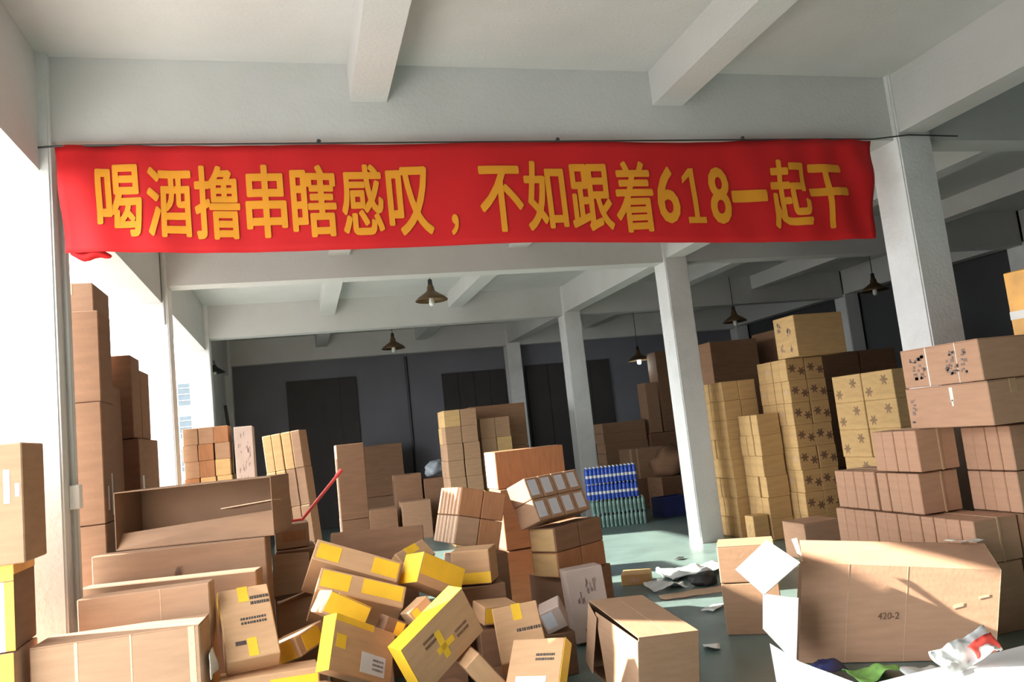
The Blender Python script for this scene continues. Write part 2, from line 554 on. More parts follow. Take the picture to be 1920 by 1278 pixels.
# ------------------------------------------------------------------ banner
TL, TR = Vector((-1.30, 5.14, 3.702)), Vector((4.638, 5.14, 3.741))
BL, BR = Vector((-1.262, 5.14, 3.03)), Vector((4.497, 5.14, 2.912))
def cloth_y(x, z):
    s = (x+1.3)/5.94
    endw = math.exp(-s*9)+math.exp(-(1-s)*7)
    y = 0.018*math.sin(x*2.3+1)+0.010*math.sin(x*5.1+z*3)
    y += endw*0.03*math.sin((x*0.9-z*2.2)*6.0)+endw*.02*math.sin(x*19+z*4)
    return y*0.8
def cloth_pt(s, t):
    top = TL.lerp(TR, s)
    top.z -= 0.012*abs(math.sin(s*math.pi*3.6))
    bot = BL.lerp(BR, s)
    bot.z -= 0.012*math.sin(s*9)
    p = top.lerp(bot, t)
    p.y = 5.05+cloth_y(p.x, p.z)
    return p
bm = bmesh.new()
NX, NY = 150, 14
fr = [[bm.verts.new(cloth_pt(i/NX, j/NY)) for i in range(NX+1)] for j in range(NY+1)]
bk = [[bm.verts.new(cloth_pt(i/NX, j/NY)+Vector((0, .003, 0))) for i in range(NX+1)] for j in range(NY+1)]
for j in range(NY):
    for i in range(NX):
        bm.faces.new((fr[j][i], fr[j][i+1], fr[j+1][i+1], fr[j+1][i]))
        bm.faces.new((bk[j][i], bk[j+1][i], bk[j+1][i+1], bk[j][i+1]))
for i in range(NX):
    bm.faces.new((fr[0][i], bk[0][i], bk[0][i+1], fr[0][i+1]))
    bm.faces.new((fr[NY][i], fr[NY][i+1], bk[NY][i+1], bk[NY][i]))
for j in range(NY):
    bm.faces.new((fr[j][0], fr[j+1][0], bk[j+1][0], bk[j][0]))
    bm.faces.new((fr[j][NX], bk[j][NX], bk[j+1][NX], fr[j+1][NX]))
banner = tag(link('banner', to_mesh(bm, 'banner', True), 'red'), 'long red cloth banner with yellow Chinese slogan hung under the front beam', 'banner')
GLY = [('喝', -1.094, -0.841, 3.133, 3.595), ('酒', -0.81, -0.551, 3.123, 3.582), ('撸', -0.535, -0.262, 3.105, 3.596), ('串', -0.229, 0.027, 3.105, 3.597), ('瞎', 0.057, 0.348, 3.098, 3.594), ('感', 0.381, 0.66, 3.101, 3.598), ('叹', 0.688, 0.992, 3.09, 3.576), ('，', 1.11, 1.163, 3.079, 3.227), ('不', 1.325, 1.641, 3.083, 3.565), ('如', 1.66, 1.97, 3.083, 3.602), ('跟', 2.002, 2.331, 3.072, 3.578), ('着', 2.353, 2.667, 3.052, 3.595), ('6', 2.696, 2.877, 3.112, 3.555), ('1', 2.926, 3.093, 3.109, 3.544), ('8', 3.143, 3.322, 3.098, 3.55), ('一', 3.335, 3.646, 3.264, 3.358), ('起', 3.676, 4.011, 3.037, 3.592), ('干', 4.018, 4.374, 3.025, 3.554)]
def glyph_mesh(ch, offset, sx=1.0):
    cu = bpy.data.curves.new('glyph', 'FONT')
    cu.body = ch
    cu.size = 1.0
    cu.offset = offset
    cu.resolution_u = 3
    ot = bpy.data.objects.new('glyph', cu)
    COL.objects.link(ot)
    dg = bpy.context.evaluated_depsgraph_get()
    me = bpy.data.meshes.new_from_object(ot.evaluated_get(dg))
    bpy.data.objects.remove(ot)
    bpy.data.curves.remove(cu)
    return me
for ch, gx0, gx1, gz0, gz1 in GLY:
    if ch == '1':
        me = bpy.data.meshes.new('one')
        me.from_pydata([(x, y, 0) for x, y in ((.40, 0), (.66, 0), (.66, 1), (.40, 1), (.06, 0), (.40, 0), (.40, .11), (.06, .11), (.66, 0), (1, 0), (1, .11), (.66, .11), (.40, .85), (.40, 1), (0, .84), (0, .72))], [], [(0, 1, 2, 3), (4, 5, 6, 7), (8, 9, 10, 11), (12, 13, 14, 15)])
    else:
        me = glyph_mesh(ch, 0.0)
    me.materials.clear()
    bm = bmesh.new()
    bm.from_mesh(me)
    bold = 0.024 if ord(ch) > 255 and ch != '，' else (0.0 if ch == '1' else 0.024)     # heavy sign-writer's strokes: the outline is thickened by shifted copies
    base_geo = bm.verts[:]+bm.edges[:]+bm.faces[:]
    for k in range(8 if bold else 0):
        ax, ay = math.cos(k*math.pi/4+.39), math.sin(k*math.pi/4+.39)
        dup = bmesh.ops.duplicate(bm, geom=base_geo)['geom']
        for v in dup:
            if isinstance(v, bmesh.types.BMVert):
                v.co += Vector((ax*bold*1.1, ay*bold*.8, .0004*(k+1)))
    xs = [v.co.x for v in bm.verts]; ys = [v.co.y for v in bm.verts]
    for v in bm.verts:
        fx = (v.co.x-min(xs))/(max(xs)-min(xs)); fy = (v.co.y-min(ys))/(max(ys)-min(ys))
        v.co = Vector((fx, fy, v.co.z))
    for k in range(1, 8):
        bmesh.ops.bisect_plane(bm, geom=bm.verts[:]+bm.edges[:]+bm.faces[:], plane_co=(k/8, 0, 0), plane_no=(1, 0, 0))
        bmesh.ops.bisect_plane(bm, geom=bm.verts[:]+bm.edges[:]+bm.faces[:], plane_co=(0, k/8, 0), plane_no=(0, 1, 0))
    for v in bm.verts:
        lay = v.co.z
        x, z = gx0+v.co.x*(gx1-gx0), gz0+v.co.y*(gz1-gz0)
        # keep the printed character on the cloth surface
        x, z = x*0.985, 1.7+(z-1.7)*0.985
        v.co = Vector((x, 5.05+cloth_y(x, z)-0.005-lay, z))
    me2 = bpy.data.meshes.new('character')
    bm.to_mesh(me2); bm.free()
    link('character', me2, 'gold', banner)
for x in (0.26, 1.93, 3.44):
    bm = bmesh.new()
    bmesh.ops.create_icosphere(bm, subdivisions=1, radius=.017)
    link('tie_knot', to_mesh(bm), 'dark', banner, (x, 5.045, TL.z+(x+1.3)/5.94*.039+.012))
link('hanging_cord', to_mesh(tube([(-3.2, 4.98, 3.70), (-1.6, 5.03, 3.665), (-1.29, 5.045, 3.695)]
     + [(-1.29+i*.5, 5.045, 3.70+i*.0033) for i in range(1, 12)] + [(4.64, 5.045, 3.735), (5.0, 5.04, 3.77), (5.5, 5.04, 3.76)], .006, 6)), 'dark', banner)
bm = bmesh.new()
bmesh.ops.create_icosphere(bm, subdivisions=3, radius=1)
for v in bm.verts:
    a = math.atan2(v.co.y, v.co.x)
    v.co = Vector((v.co.x*.115, v.co.y*.035*(1+.3*math.sin(5*v.co.x)), v.co.z*.03+.012*math.sin(v.co.x*5)))
link('rolled_corner', to_mesh(bm, 'roll', True), 'red', banner, (-1.13, 5.07, 3.02))

# ------------------------------------------------------------------ pendant lamps
def pendant(loc, label, lit=False, r=0.24, drop=None):
    root = bpy.data.objects.new('pendant_lamp', None)
    COL.objects.link(root)
    root.location = loc
    tag(root, label, 'lamp', 'pendant lamps under the ceiling')
    k = r/0.24
    prof = [(0.035*k, .20*k), (0.05*k, .17*k), (0.06*k, .11*k), (.11*k, .075*k), (.2*k, .015*k), (.24*k, -.03*k), (.235*k, -.035*k), (.19*k, .005*k), (.1*k, .06*k), (.05*k, .09*k)]
    bm = lathe(prof, 24)
    link('shade', to_mesh(bm, 'shade', True), 'brass', root)
    link('socket', to_mesh(lathe([(0, .29*k), (.03*k, .28*k), (.036*k, .2*k), (.036*k, .17*k), (0, .16*k)], 12), 'socket', True), 'dark', root)
    link('cord', to_mesh(tube([(0, 0, .28*k), (0, 0, HC-loc[2])], .007, 6)), 'dark', root)
    link('bulb', to_mesh(lathe([(0, -.115*k), (.03*k, -.11*k), (.042*k, -.075*k), (.04*k, -.03*k), (.026*k, .02*k), (.02*k, .09*k), (0, .1*k)], 14), 'bulb', True), 'bulb' if lit else 'bulboff', root)
    return root
pendant((1.99, 11.05, 3.74), 'bronze pendant lamp hanging nearest, under the middle of the ceiling')
pendant((1.93, 15.5, 3.62), 'smaller looking bronze pendant lamp further back near the rear beam')
l3 = pendant((7.30, 15.7, 2.98), 'lit pendant lamp glowing white between two right hand columns', True)
pendant((8.5, 13.6, 3.42), 'unlit pendant lamp in shade above the tall cartons at right')
pendant((10.0, 11.4, 3.52), 'dark pendant lamp at right, in the gap between banner and right column')
pl = bpy.data.lights.new('bulb_light', 'POINT'); pl.energy = 18; pl.shadow_soft_size = .05; pl.color = (.9, 1, .97)
po = bpy.data.objects.new('bulb_light', pl); COL.objects.link(po); po.location = (7.30, 15.7, 2.8)
wl = bpy.data.objects.new('wall_lamp', None); COL.objects.link(wl); wl.location = (-1.40, 15.0, 3.33)
tag(wl, 'small dark shaded lamp at the far left column row', 'lamp')
link('shade', to_mesh(lathe([(.03, .14), (.05, .1), (.19, .0), (.185, -.01), (.05, .07), (0, .08)], 18), 'shade', True), 'dark', wl)
link('cord', to_mesh(tube([(0, 0, .13), (0, 0, .26)], .008, 6)), 'dark', wl)
link('bulb', to_mesh(lathe([(0, -.05), (.035, -.03), (.03, .03), (0, .06)], 12), 'bulb', True), 'bulboff', wl)

# ------------------------------------------------------------------ right side: bundles of thin cartons
XB, XB2 = 4.35, 4.745
GB = 'strapped bundles of thin cartons at right'
bundle('pink bundle on the top row, left, with dark shaded end', XB, XB+.37, 4.795, 5.26, 1.085, 1.395, 4, 'pink', GB)
bundle('pink bundle on the second row, at the left end of the pile', XB, XB+.37, 5.30, 5.78, .775, 1.08, 4, 'pink', GB)
bundle('pink bundle on the second row with dark shaded end and strap', XB, XB+.37, 4.83, 5.27, .775, 1.075, 4, 'pink', GB)
bundle('pink bundle on the upper row under the two big pink cartons', XB2, XB2+.40, 4.36, 4.785, 1.06, 1.375, 4, 'pink', GB)
bundle('pink bundle on the row below it, at the right edge of pile', XB2, XB2+.40, 4.36, 4.785, .77, 1.055, 4, 'pink', GB)
for k, (a, b) in enumerate(((4.41, 4.88), (4.885, 5.355), (5.36, 5.83))):
    bundle('pink bundle in the third row, %s one' % ['nearest the big torn box, shaded end', 'middle', 'farthest'][k], XB, XB+.39, a, b, .465, .765, 4, 'pink', GB)
for k, (a, b) in enumerate(((4.42, 5.12), (5.125, 5.83))):
    carton('low kraft carton carrying the pink bundles, %s half' % ['near', 'far'][k], *bxc(XB+.01, XB+.38, a, b, 0, .46), (0, 0, 0), 'pink')
carton('kraft carton under the right edge bundles near the column', *bxc(XB2+.005, XB2+.40, 4.37, 4.78, 0, .765), (0, 0, 0), 'dull')

def blotch(u0, v0, su, sv, n, seed):
    rr = random.Random(seed)
    out = []
    for _ in range(n):
        u = u0+rr.uniform(-su, su); v = v0+rr.uniform(-sv, sv)
        a = rr.uniform(.008, .025); b = rr.uniform(.015, .05)
        out.append((u-a, u+a, v-b, v+b))
    return out
c, d = bxc(4.45, 4.88, 4.19, 4.93, 1.40, 1.695)
carton('lower of two big pink cartons before the right column', c, d, (0, 0, 0), 'pink', [('-x', blotch(.08, .45, .03, .3, 8, 2), 'greyprint', 'printed_mark'), ('-x', [(.56, .60, .62, .95), (.57, .59, .5, .65)], 'strap', 'tape_scrap')], tape='y', flaps='y')
c, d = bxc(4.44, 4.87, 4.20, 4.91, 1.705, 1.985)
pk = carton('upper of two big pink cartons before the right column, white strapped', c, d, (0, 0, 0), 'pink', [('-x', blotch(.22, .5, .1, .3, 26, 3), 'greyprint', 'printed_mark'), ('-x', blotch(.72, .5, .13, .3, 34, 4), 'greyprint', 'printed_mark'), ('-x', [(.34, .355, 0, 1), (.72, .728, 0, 1)], 'strap', 'strap')], flaps='y')
# open carton beside the pink ones
op = bpy.data.objects.new('open_carton', None); COL.objects.link(op); op.location = (5.02, 4.32, 1.38)
tag(op, 'dark open carton with pale edge right of the pink cartons', 'box')
link('side_panel', box_mesh((-.13, -.16, 0), (-.125, .22, .56)), 'dull', op)
link('side_panel', box_mesh((.13, -.16, 0), (.145, .22, .56)), 'edge', op)
link('back_panel', box_mesh((-.13, .215, 0), (.14, .22, .56)), 'dull', op)
link('bottom_panel', box_mesh((-.13, -.16, 0), (.14, .22, .005)), 'dull', op)
carton('dark carton at right frame edge behind open carton', (5.42, 4.62, .98), (.36, .5, 1.96), (0, 0, 0), 'dull')
carton('orange taped carton high at the right frame edge', (5.28, 4.30, 2.22), (.34, .42, .50), (0, 0, .10), 'otape', [('-x', [(.0, 1, .30, .42)], 'strap', 'white_tape'), ('-y', [(.05, .8, .1, .3)], 'strap', 'white_tape')])

# ------------------------------------------------------------------ right side: tall tan stacks
G1 = 'tan cartons in the tall stacks at right'
A = lambda i, j, k: i == 0
B = lambda i, j, k: j == 0
stack('tall rosette stack', ['tan'], 5.97, 6.52, 8.53, 9.20, 0, 2.24, 2, 4, 8, G1,
      prints=[('-y', B, ((.3, .55), (.8, .4)), .06, 'browni'), ('-x', lambda i, j, k: i == 0 and (j+k) % 3 == 0, ((.5, .5),), .05, 'bstrap')])
stack('stack left of rosette stack', ['tan'], 5.62, 5.95, 8.81, 9.27, .0, 1.58, 1, 3, 6, G1, prints=None)
stack('stack touching middle column', ['tan'], 5.47, 5.99, 9.30, 10.02, .0, 2.06, 2, 4, 8, G1)
stack('blotched stack', ['tan'], 6.32, 6.85, 7.15, 8.16, 0, 1.94, 1, 2, 6, G1, adj='printed tan',
      prints=[('-x', A, ((.2, .3), (.72, .68)), .065, 'faint')])
carton('printed carton crowning the tall rosette stack', *bxc(5.97, 6.68, 8.25, 8.68, 2.245, 2.76), (0, 0, 0), 'tan',
       [('-x', blotch(.25, .75, .08, .1, 10, 5)+blotch(.7, .6, .08, .1, 10, 6)+blotch(.3, .25, .08, .08, 9, 7)+blotch(.75, .2, .06, .05, 6, 8), 'greyprint', 'printed_mark')])
carton('small tan carton on the floor before the stacks', *bxc(5.38, 5.60, 8.83, 9.02, 0, .33), (0, 0, 0), 'tan', [('-x', blotch(.5, .5, .2, .2, 6, 9), 'greyprint', 'printed_mark')])
for k in range(4):
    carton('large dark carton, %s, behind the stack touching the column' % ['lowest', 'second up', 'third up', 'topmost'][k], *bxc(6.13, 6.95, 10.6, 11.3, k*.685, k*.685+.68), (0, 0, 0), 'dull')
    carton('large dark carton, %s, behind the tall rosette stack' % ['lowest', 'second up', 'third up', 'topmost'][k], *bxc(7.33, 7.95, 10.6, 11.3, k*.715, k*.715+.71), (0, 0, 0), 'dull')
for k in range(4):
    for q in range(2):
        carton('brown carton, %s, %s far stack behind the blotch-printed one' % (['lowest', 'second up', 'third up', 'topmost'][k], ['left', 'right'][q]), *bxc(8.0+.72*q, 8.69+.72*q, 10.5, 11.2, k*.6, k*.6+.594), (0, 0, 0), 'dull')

carton('low pinkish carton on the floor between tall stacks and bundles', *bxc(5.14, 5.60, 7.45, 7.85, 0, .38), (0, 0, 0), 'pink', flaps='x')
# ------------------------------------------------------------------ big torn box, white flaps
def empty(name, loc, rot, label, cat, group=None):
    o = bpy.data.objects.new(name, None)
    COL.objects.link(o)
    o.location = loc
    o.rotation_euler = rot
    return tag(o, label, cat, group)

def adopt(child, root):
    """parent a piece given in world coordinates to its thing"""
    mw = Matrix.LocRotScale(root.location, root.rotation_euler, (1, 1, 1))
    child.parent = root
    child.matrix_parent_inverse = mw.inverted()
    return child

big = empty('torn_carton', (3.55, 4.45, 0), (0, 0, 0), 'huge brown carton lying open at its left end, right foreground', 'box')
fl, fr, tr, tl = (3.023, 4.659, 0.004), (4.006, 4.058, .004), (4.104, 3.998, .536), (3.123, 4.598, .646)
btl, btr = (3.328, 4.893, 0.732), (4.305, 4.295, 0.638)
bbl, bbr = (3.21, 4.965, .004), (4.19, 4.365, .004)
def wp(nm, quad, mt, t=.006, inner=None):
    return adopt(panel(nm, quad, t, mt, inner=inner), big)
wp('front_panel', [fl, fr, tr, tl], 'pink')
wp('rear_panel', [bbr, bbl, btl, btr], 'inside')
wp('top_panel', [tl, tr, btr, btl], 'pink')
wp('bottom_panel', [bbl, bbr, fr, fl], 'inside')
wp('end_panel', [fr, bbr, btr, tr], 'pink')
fdir = (Vector(fr)-Vector(fl)).normalized()
fup = (Vector(tl)+Vector(tr)-Vector(fl)-Vector(fr)).normalized()
fn = fdir.cross(fup).normalized()
def on_front(u, v, off=.003):
    a = Vector(fl).lerp(Vector(fr), u); b = Vector(tl).lerp(Vector(tr), u)
    return a.lerp(b, v)+fn*off
for k in range(3):
    q = Vector(btr).lerp(Vector(btl), .04+.08*k)+Vector((0, -.03*k, .005))
    adopt(sheet('torn_paper', 6, 4, .11, .05, .02, k*3.3, 'strap', q, (0, .2, k*.7)), big)
me = glyph_mesh('420-2', 0.012)
me.materials.clear()
org = on_front(.405, .44)
for v in me.vertices:
    v.co = org+fdir*(v.co.x*.055)+fup*(v.co.y*.06)
adopt(link('printed_code', me, 'browni'), big)
for (u, v, w, h_) in ((.78, .56, .05, .04), (.90, .67, .05, .03)):
    adopt(panel('scuff', [on_front(u, v), on_front(u+w, v+.03), on_front(u+w, v+h_+.03), on_front(u, v+h_)], .001, 'edge'), big)
for u in (.245, .545):
    adopt(panel('crease', [on_front(u, .0, .0015), on_front(u+.004, .0, .0015), on_front(u+.004, 1, .0015), on_front(u, 1, .0015)], .001, 'edge'), big)
for q, mt in (([(2.875, 4.592, .826), (2.683, 4.704, .651), (2.707, 4.441, .528), (2.913, 4.316, .713)], 'white'),
              ([(2.83, 4.652, .483), (2.772, 4.615, .277), (2.817, 4.364, .11), (2.929, 4.41, .482)], 'white'),
              ([(3.043, 4.505, .825), (3.018, 4.528, .819), (3.016, 4.466, .692), (3.028, 4.45, .685)], 'edge')):
    adopt(panel('end_flap', q, .006, mt), big)

tag(sheet('plastic_scrap', 12, 8, .28, .16, .07, 5.1, 'navy', (2.98, 4.32, .0), (0, 0, .5)), 'dark bag scrap on the floor at torn carton bottom edge', 'scrap')
# cartons behind the torn one
carton('upper brown carton behind the white flap of torn carton', (3.28, 5.55, .52), (.42, .36, .27), (0, 0, -.55), 'kraft', tape='x', flaps='x')
carton('lower brown carton behind the white flap, on the floor', (3.28, 5.55, .19), (.42, .36, .38), (0, 0, -.55), 'kraft', tape='x')

# white foam slab and packaging in the near right corner
carton('white foam slab lying at the bottom right corner of view', (3.16, 3.10, .287), (1.24, .52, .085), (0, 0, .03), 'foam', wob=.004)
carton('kraft carton under the white foam slab at bottom right', (3.16, 3.05, .118), (.8, .36, .236), (0, 0, .03), 'dull')
panel('flat_card', [(2.392, 3.932, .406), (2.228, 3.647, .277), (2.435, 3.303, .358), (2.39, 3.666, .374)], .006, 'white')
tag(bpy.data.objects['flat_card'], 'white printed card sheet leaning below the torn carton', 'card')
pkf = sheet('plastic_packaging', 22, 9, .36, .13, .07, 4.2, 'plastic', (3.07, 3.30, .372), (.75, -.22, -.02), t=.006, sc=9)
tag(pkf, 'crumpled red and white plastic packaging on the white slab', 'packaging')
rp = sheet('red_print', 10, 5, .15, .07, .05, 1.2, 'redink', (.085, -.02, .022), t=.003, sc=9)
rp.parent = pkf
tag(sheet('plastic_scrap', 12, 8, .30, .2, .06, 8.1, 'greenf', (3.20, 4.18, .0)), 'green and white plastic scraps under the torn carton', 'scrap')
tag(sheet('plastic_scrap', 12, 8, .25, .2, .06, 2.1, 'plastic', (3.45, 4.02, .0)), 'pale plastic scrap on the floor under the torn carton', 'scrap')

# ------------------------------------------------------------------ open topped box in the middle foreground
md, me_ = (.385, .738, .44), (.109, .065, .024)
mid = empty('open_carton', (1.925, 4.63, .285), me_, 'brown carton with its near left side hanging open, middle foreground', 'box')
hx, hy, hz = [v/2 for v in md]
for nm, lo, hi, mt in (('front_panel', (-hx, -hy, -hz), (hx, -hy+.006, hz), 'kraft'), ('rear_panel', (-hx, hy-.006, -hz), (hx, hy, hz), 'inside'),
                       ('right_panel', (hx-.006, -hy, -hz), (hx, hy, hz), 'kraft'), ('bottom_panel', (-hx, -hy, -hz), (hx, hy, -hz+.006), 'inside'),
                       ('top_flap', (-hx, -hy, hz-.006), (-.001, hy, hz), 'kraft'), ('top_flap', (.001, -hy, hz-.006), (hx, hy, hz), 'kraft')):
    link(nm, box_mesh(lo, hi, .002), mt, mid)
f = panel('side_flap', [(-hx, -hy, hz-.02), (-hx, -hy, -hz), (-hx-.03, -hy+.36, -hz), (-hx-.012, hy*.6, hz-.03)], .005, 'kraft', mid)
f = panel('side_flap', [(-hx-.03, hy*.45, hz-.05), (-hx-.06, hy*.45, -hz+.05), (-hx-.02, hy, -hz+.05), (-hx, hy, hz-.02)], .005, 'kraft', mid)

# ------------------------------------------------------------------ heap of yellow printed cartons
GY = 'thrown heap of yellow printed cartons'
def T(u0, u1, v0, v1, n=2, s=0): return ('-y', text_rects(u0, u1, v0, v1, n, s), 'ink', 'printed_text')
def Yl(face, *rects): return (face, list(rects), 'yellow', 'yellow_print')
FULL = (.0, 1, .0, 1)
heap = [
 ('long yellow banded carton topping the heap, highest one', (.267, 5.490, .850), (.578, .38, .16), (-.766, .399, -.071), [Yl('-y', (.04, .30, .12, .85), (.68, .98, .12, .88))]),
 ('long yellow banded carton just below the highest one', (.276, 5.310, .702), (.559, .379, .16), (-.762, .360, -.062), [Yl('-y', (.03, .36, .15, .9), (.5, .97, .25, .92))]),
 ('tilted carton with broad orange face right of heap top', (.80, 5.40, .786), (.36, .22, .2), (-.15, .50, .40), [Yl('-y', (.02, .98, .30, .98)), Yl('-x', FULL)]),
 ('small carton with orange front and sunlit left end', (.165, 4.99, .745), (.275, .26, .135), (-.138, .566, .174), [Yl('-y', (.02, .98, .1, .95)), Yl('-x', (.1, .9, .2, .95)), Yl('+z', (.2, 1, 0, 1))]),
 ('small tilted carton at far left of the heap, bright yellow end', (-.13, 5.08, .563), (.30, .295, .12), (-.089, .313, 2.529), [Yl('+y', (.3, .9, .05, .95)), Yl('+x', (.2, .8, .1, .9)), Yl('-x', (.2, .8, .1, .9)), Yl('-y', (.2, .7, .1, .9))]),
 ('upright carton with white shipping label in front of heap', (.230, 4.70, .553), (.474, .105, .301), (-.236, .489, .635), [Yl('-x', FULL), Yl('-y', (.0, .62, .88, 1), (.05, .2, .42, .66)), ('-y', [(.47, .87, .12, .48)], 'label', 'shipping_label'), ('-y', text_rects(.66, .84, .18, .42, 3, 2), 'ink', 'label_text')]),
 ('carton standing on its corner, yellow edges, heap front', (.68, 4.62, .570), (.514, .127, .312), (.032, -.474, .481), [Yl('+z', FULL), Yl('-x', FULL), Yl('-y', (.36, .62, .35, .47), (.42, .5, .2, .75)), ('-y', text_rects(.25, .42, .60, .8, 2, 4)+text_rects(.66, .85, .3, .5, 2, 5), 'browni', 'printed_text')]),
 ('carton leaning upright left of heap, black print on face', (-.361, 4.86, .754), (.282, .115, .50), (-.875, .005, .179), [Yl('-y', (.38, .58, .78, 1), (.42, .60, .02, .26)), T(.60, .97, .70, .86, 2, 1), T(.36, .85, .44, .56, 2, 6), T(.2, .40, .16, .26, 1, 7), Yl('-x', (.1, .9, .6, 1))]),
 ('long carton at bottom left of the heap, orange front', (-.255, 4.70, .44), (.52, .26, .20), (-.08, 0.04, .06), [Yl('-y', (.5, .98, .25, .85), (.03, .16, .1, .8)), Yl('-x', FULL)]),
 ('plain carton at frame bottom under the labelled one', (.19, 4.36, .390), (.43, .30, .12), (-.287, .317, -.263), []),
 ('carton half hidden behind right foot of the corner-standing one', (.95, 4.71, .29), (.38, .40, .115), (-.915, .017, -1.489), [Yl('-y', (.0, .3, .6, 1))]),
 ('carton lying on its back right of heap, black print', (1.244, 4.92, .420), (.294, .12, .404), (-.85, -.077, -.197), [Yl('-y', (.42, .62, .70, 1)), T(.45, .98, .46, .56, 1, 8), T(.3, .6, .12, .2, 1, 9)]),
 ('carton at bottom edge with yellow right side and label', (1.195, 4.39, .375), (.335, .086, .30), (-.70, -.063, -.75), [Yl('+x', FULL), T(.5, .85, .55, .72, 2, 10), ('-y', [(.18, .75, .02, .28)], 'label', 'shipping_label')]),
 ('small carton tip poking up right of the highest one', (.69, 5.72, .845), (.30, .22, .15), (-.727, -.183, .675), [Yl('-y', (.3, .7, .6, 1))]),
 ('carton with yellow lower band below the striped cartons', (1.168, 5.75, .765), (.284, .25, .24), (0, 0, -.45), [Yl('-y', (.1, 1, .03, .35)), Yl('-x', (.0, 1, .03, .35))]),
 ('dark long carton lying behind the highest yellow carton', (.505, 6.12, .93), (.68, .30, .25), (-.25, .048, .0), []),
 ('yellow carton in shade between heap and pale carton', (1.20, 5.36, .50), (.26, .2, .12), (.1, .1, .2), [Yl('-y', (.05, .7, .1, .9))]),
 ('small dull carton peeking out below the second long carton', (.455, 4.98, .60), (.14, .12, .10), (.0, .5, .3), [Yl('-y', (.5, .9, .1, .9))]),
 ('small carton wedged behind the corner-standing carton', (.64, 5.06, .64), (.16, .14, .12), (-.2, -.5, .4), [Yl('-y', (.1, .4, .1, .9))]),
 ('grey small carton with label beside the pale printed carton', (1.62, 5.40, .40), (.16, .18, .16), (.2, -.35, -.4), [('-y', [(.1, .6, .2, .9)], 'label', 'shipping_label')]),
]
for (lab, c, d, e, decs) in heap:
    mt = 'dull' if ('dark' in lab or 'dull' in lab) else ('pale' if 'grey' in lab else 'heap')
    carton(lab, c, d, e, mt, decs, group=GY, wob=.002)
# buried cartons that carry the heap
for (x, y, a, b, h_, r, where) in ((-.40, 5.04, .20, .20, .44, .1, 'the leaning carton with black print'), (-.08, 5.15, .28, .26, .40, .0, 'the far left small tilted carton'),
        (.28, 5.46, .38, .34, .42, .05, 'the two long banded cartons'), (.69, 4.80, .34, .26, .24, .3, 'the corner-standing carton'), (.78, 5.45, .36, .34, .53, 0, 'the tilted orange faced carton'),
        (1.18, 5.77, .34, .32, .63, .0, 'the carton with lower yellow band'), (.52, 6.15, .52, .26, .74, 0, 'the dark long carton'), (1.24, 5.02, .34, .28, .20, .1, 'the carton lying on its back'), (1.20, 5.38, .28, .24, .41, 0, 'the shaded yellow carton'), (1.64, 5.42, .2, .2, .29, 0, 'the small grey labelled carton')):
    carton('brown carton buried in the heap beneath '+where, (x, y, h_/2), (a, b, h_), (0, 0, r), 'dull')

# ------------------------------------------------------------------ middle cartons behind the heap
GM = 'cartons stacked in the middle of the hall'
def block(name_desc, c, d, e, nx, ny, nz, mats, group, labels=None, dec=None, adj='brown', only_front=True):
    """tilted block of cartons cut from one fitted block; each its own thing"""
    R = Euler(e).to_matrix()
    w = (d[0]/nx, d[1]/ny, d[2]/nz)
    dd = tuple(v-.004 for v in w)
    rr = random.Random(len(name_desc))
    for k in range(nz):
        for j in range(ny):
            for i in range(nx):
                p = Vector((-d[0]/2+(i+.5)*w[0], -d[1]/2+(j+.5)*w[1]+rr.uniform(-.001, .001), -d[2]/2+(k+.5)*w[2]))
                o = link('carton', carton_mesh(dd, mats[rr.randrange(len(mats))]), None, None, Vector(c)+R @ p, e)
                roww = 'top row' if k == nz-1 else ('bottom row' if k == 0 else ORD[nz-1-k]+' row down')
                lab = '%s carton, %s, %s from left%s, %s' % (adj, roww, ORD[i], (', front' if j == 0 else ', behind') if ny > 1 else '', name_desc)
                tag(o, lab, 'box', group)
                for (face, cond, rects, mt, nm) in (dec or []):
                    if cond(i, j, k):
                        decal(o, dd, face, rects, mt, nm)
block('sunlit striped block behind the heap', (1.30, 6.45, 1.032), (.38, .60, .448), (-.042, .267, .10), 2, 2, 2, ['kraft', 'red_kraft'], GM,
      dec=[('-x', lambda i, j, k: i == 0, [(.06, .22, .02, .98), (.40, .55, .02, .98), (.74, .92, .02, .98)], 'edge', 'flap_edge')])
block('tilted block with grey labels', (2.004, 6.433, 1.10), (.654, .241, .371), (-.34, -.011, .517), 4, 1, 2, ['kraft'], GM,
      dec=[('-y', lambda i, j, k: True, [(.12, .74, .16, .88)], 'label', 'shipping_label')])
carton('brown carton with sun glare painted on its left end, middle stack', (2.15, 7.60, 1.338), (.712, .378, .36), (0, 0, .038), 'red_kraft', [('-x', [(.03, .97, .02, .98)], 'white', 'painted_glare')], tape='x')  # left end painted white to imitate the sun's glare
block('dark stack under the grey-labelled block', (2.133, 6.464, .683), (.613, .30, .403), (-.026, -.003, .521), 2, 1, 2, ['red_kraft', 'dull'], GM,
      dec=[('-x', lambda i, j, k: i == 0, [(.05, .95, .05, .95)], 'tan', 'painted_lit_side')])  # left sides painted paler to imitate light falling on them
carton('dark carton on the floor beneath the grey-labelled block', (2.17, 6.58, .236), (.60, .42, .47), (0, 0, .5), 'dull')
carton('dark carton on the floor under the sunlit striped block', (1.33, 6.50, .37), (.40, .5, .74), (0, 0, .1), 'dull')
carton('dark carton supporting the carton with painted glare', (2.15, 7.55, .87), (.70, .40, .57), (0, 0, .04), 'dull')
carton('large dark carton on the floor behind the middle stack', (2.15, 7.55, .29), (.72, .42, .57), (0, 0, .04), 'dull')
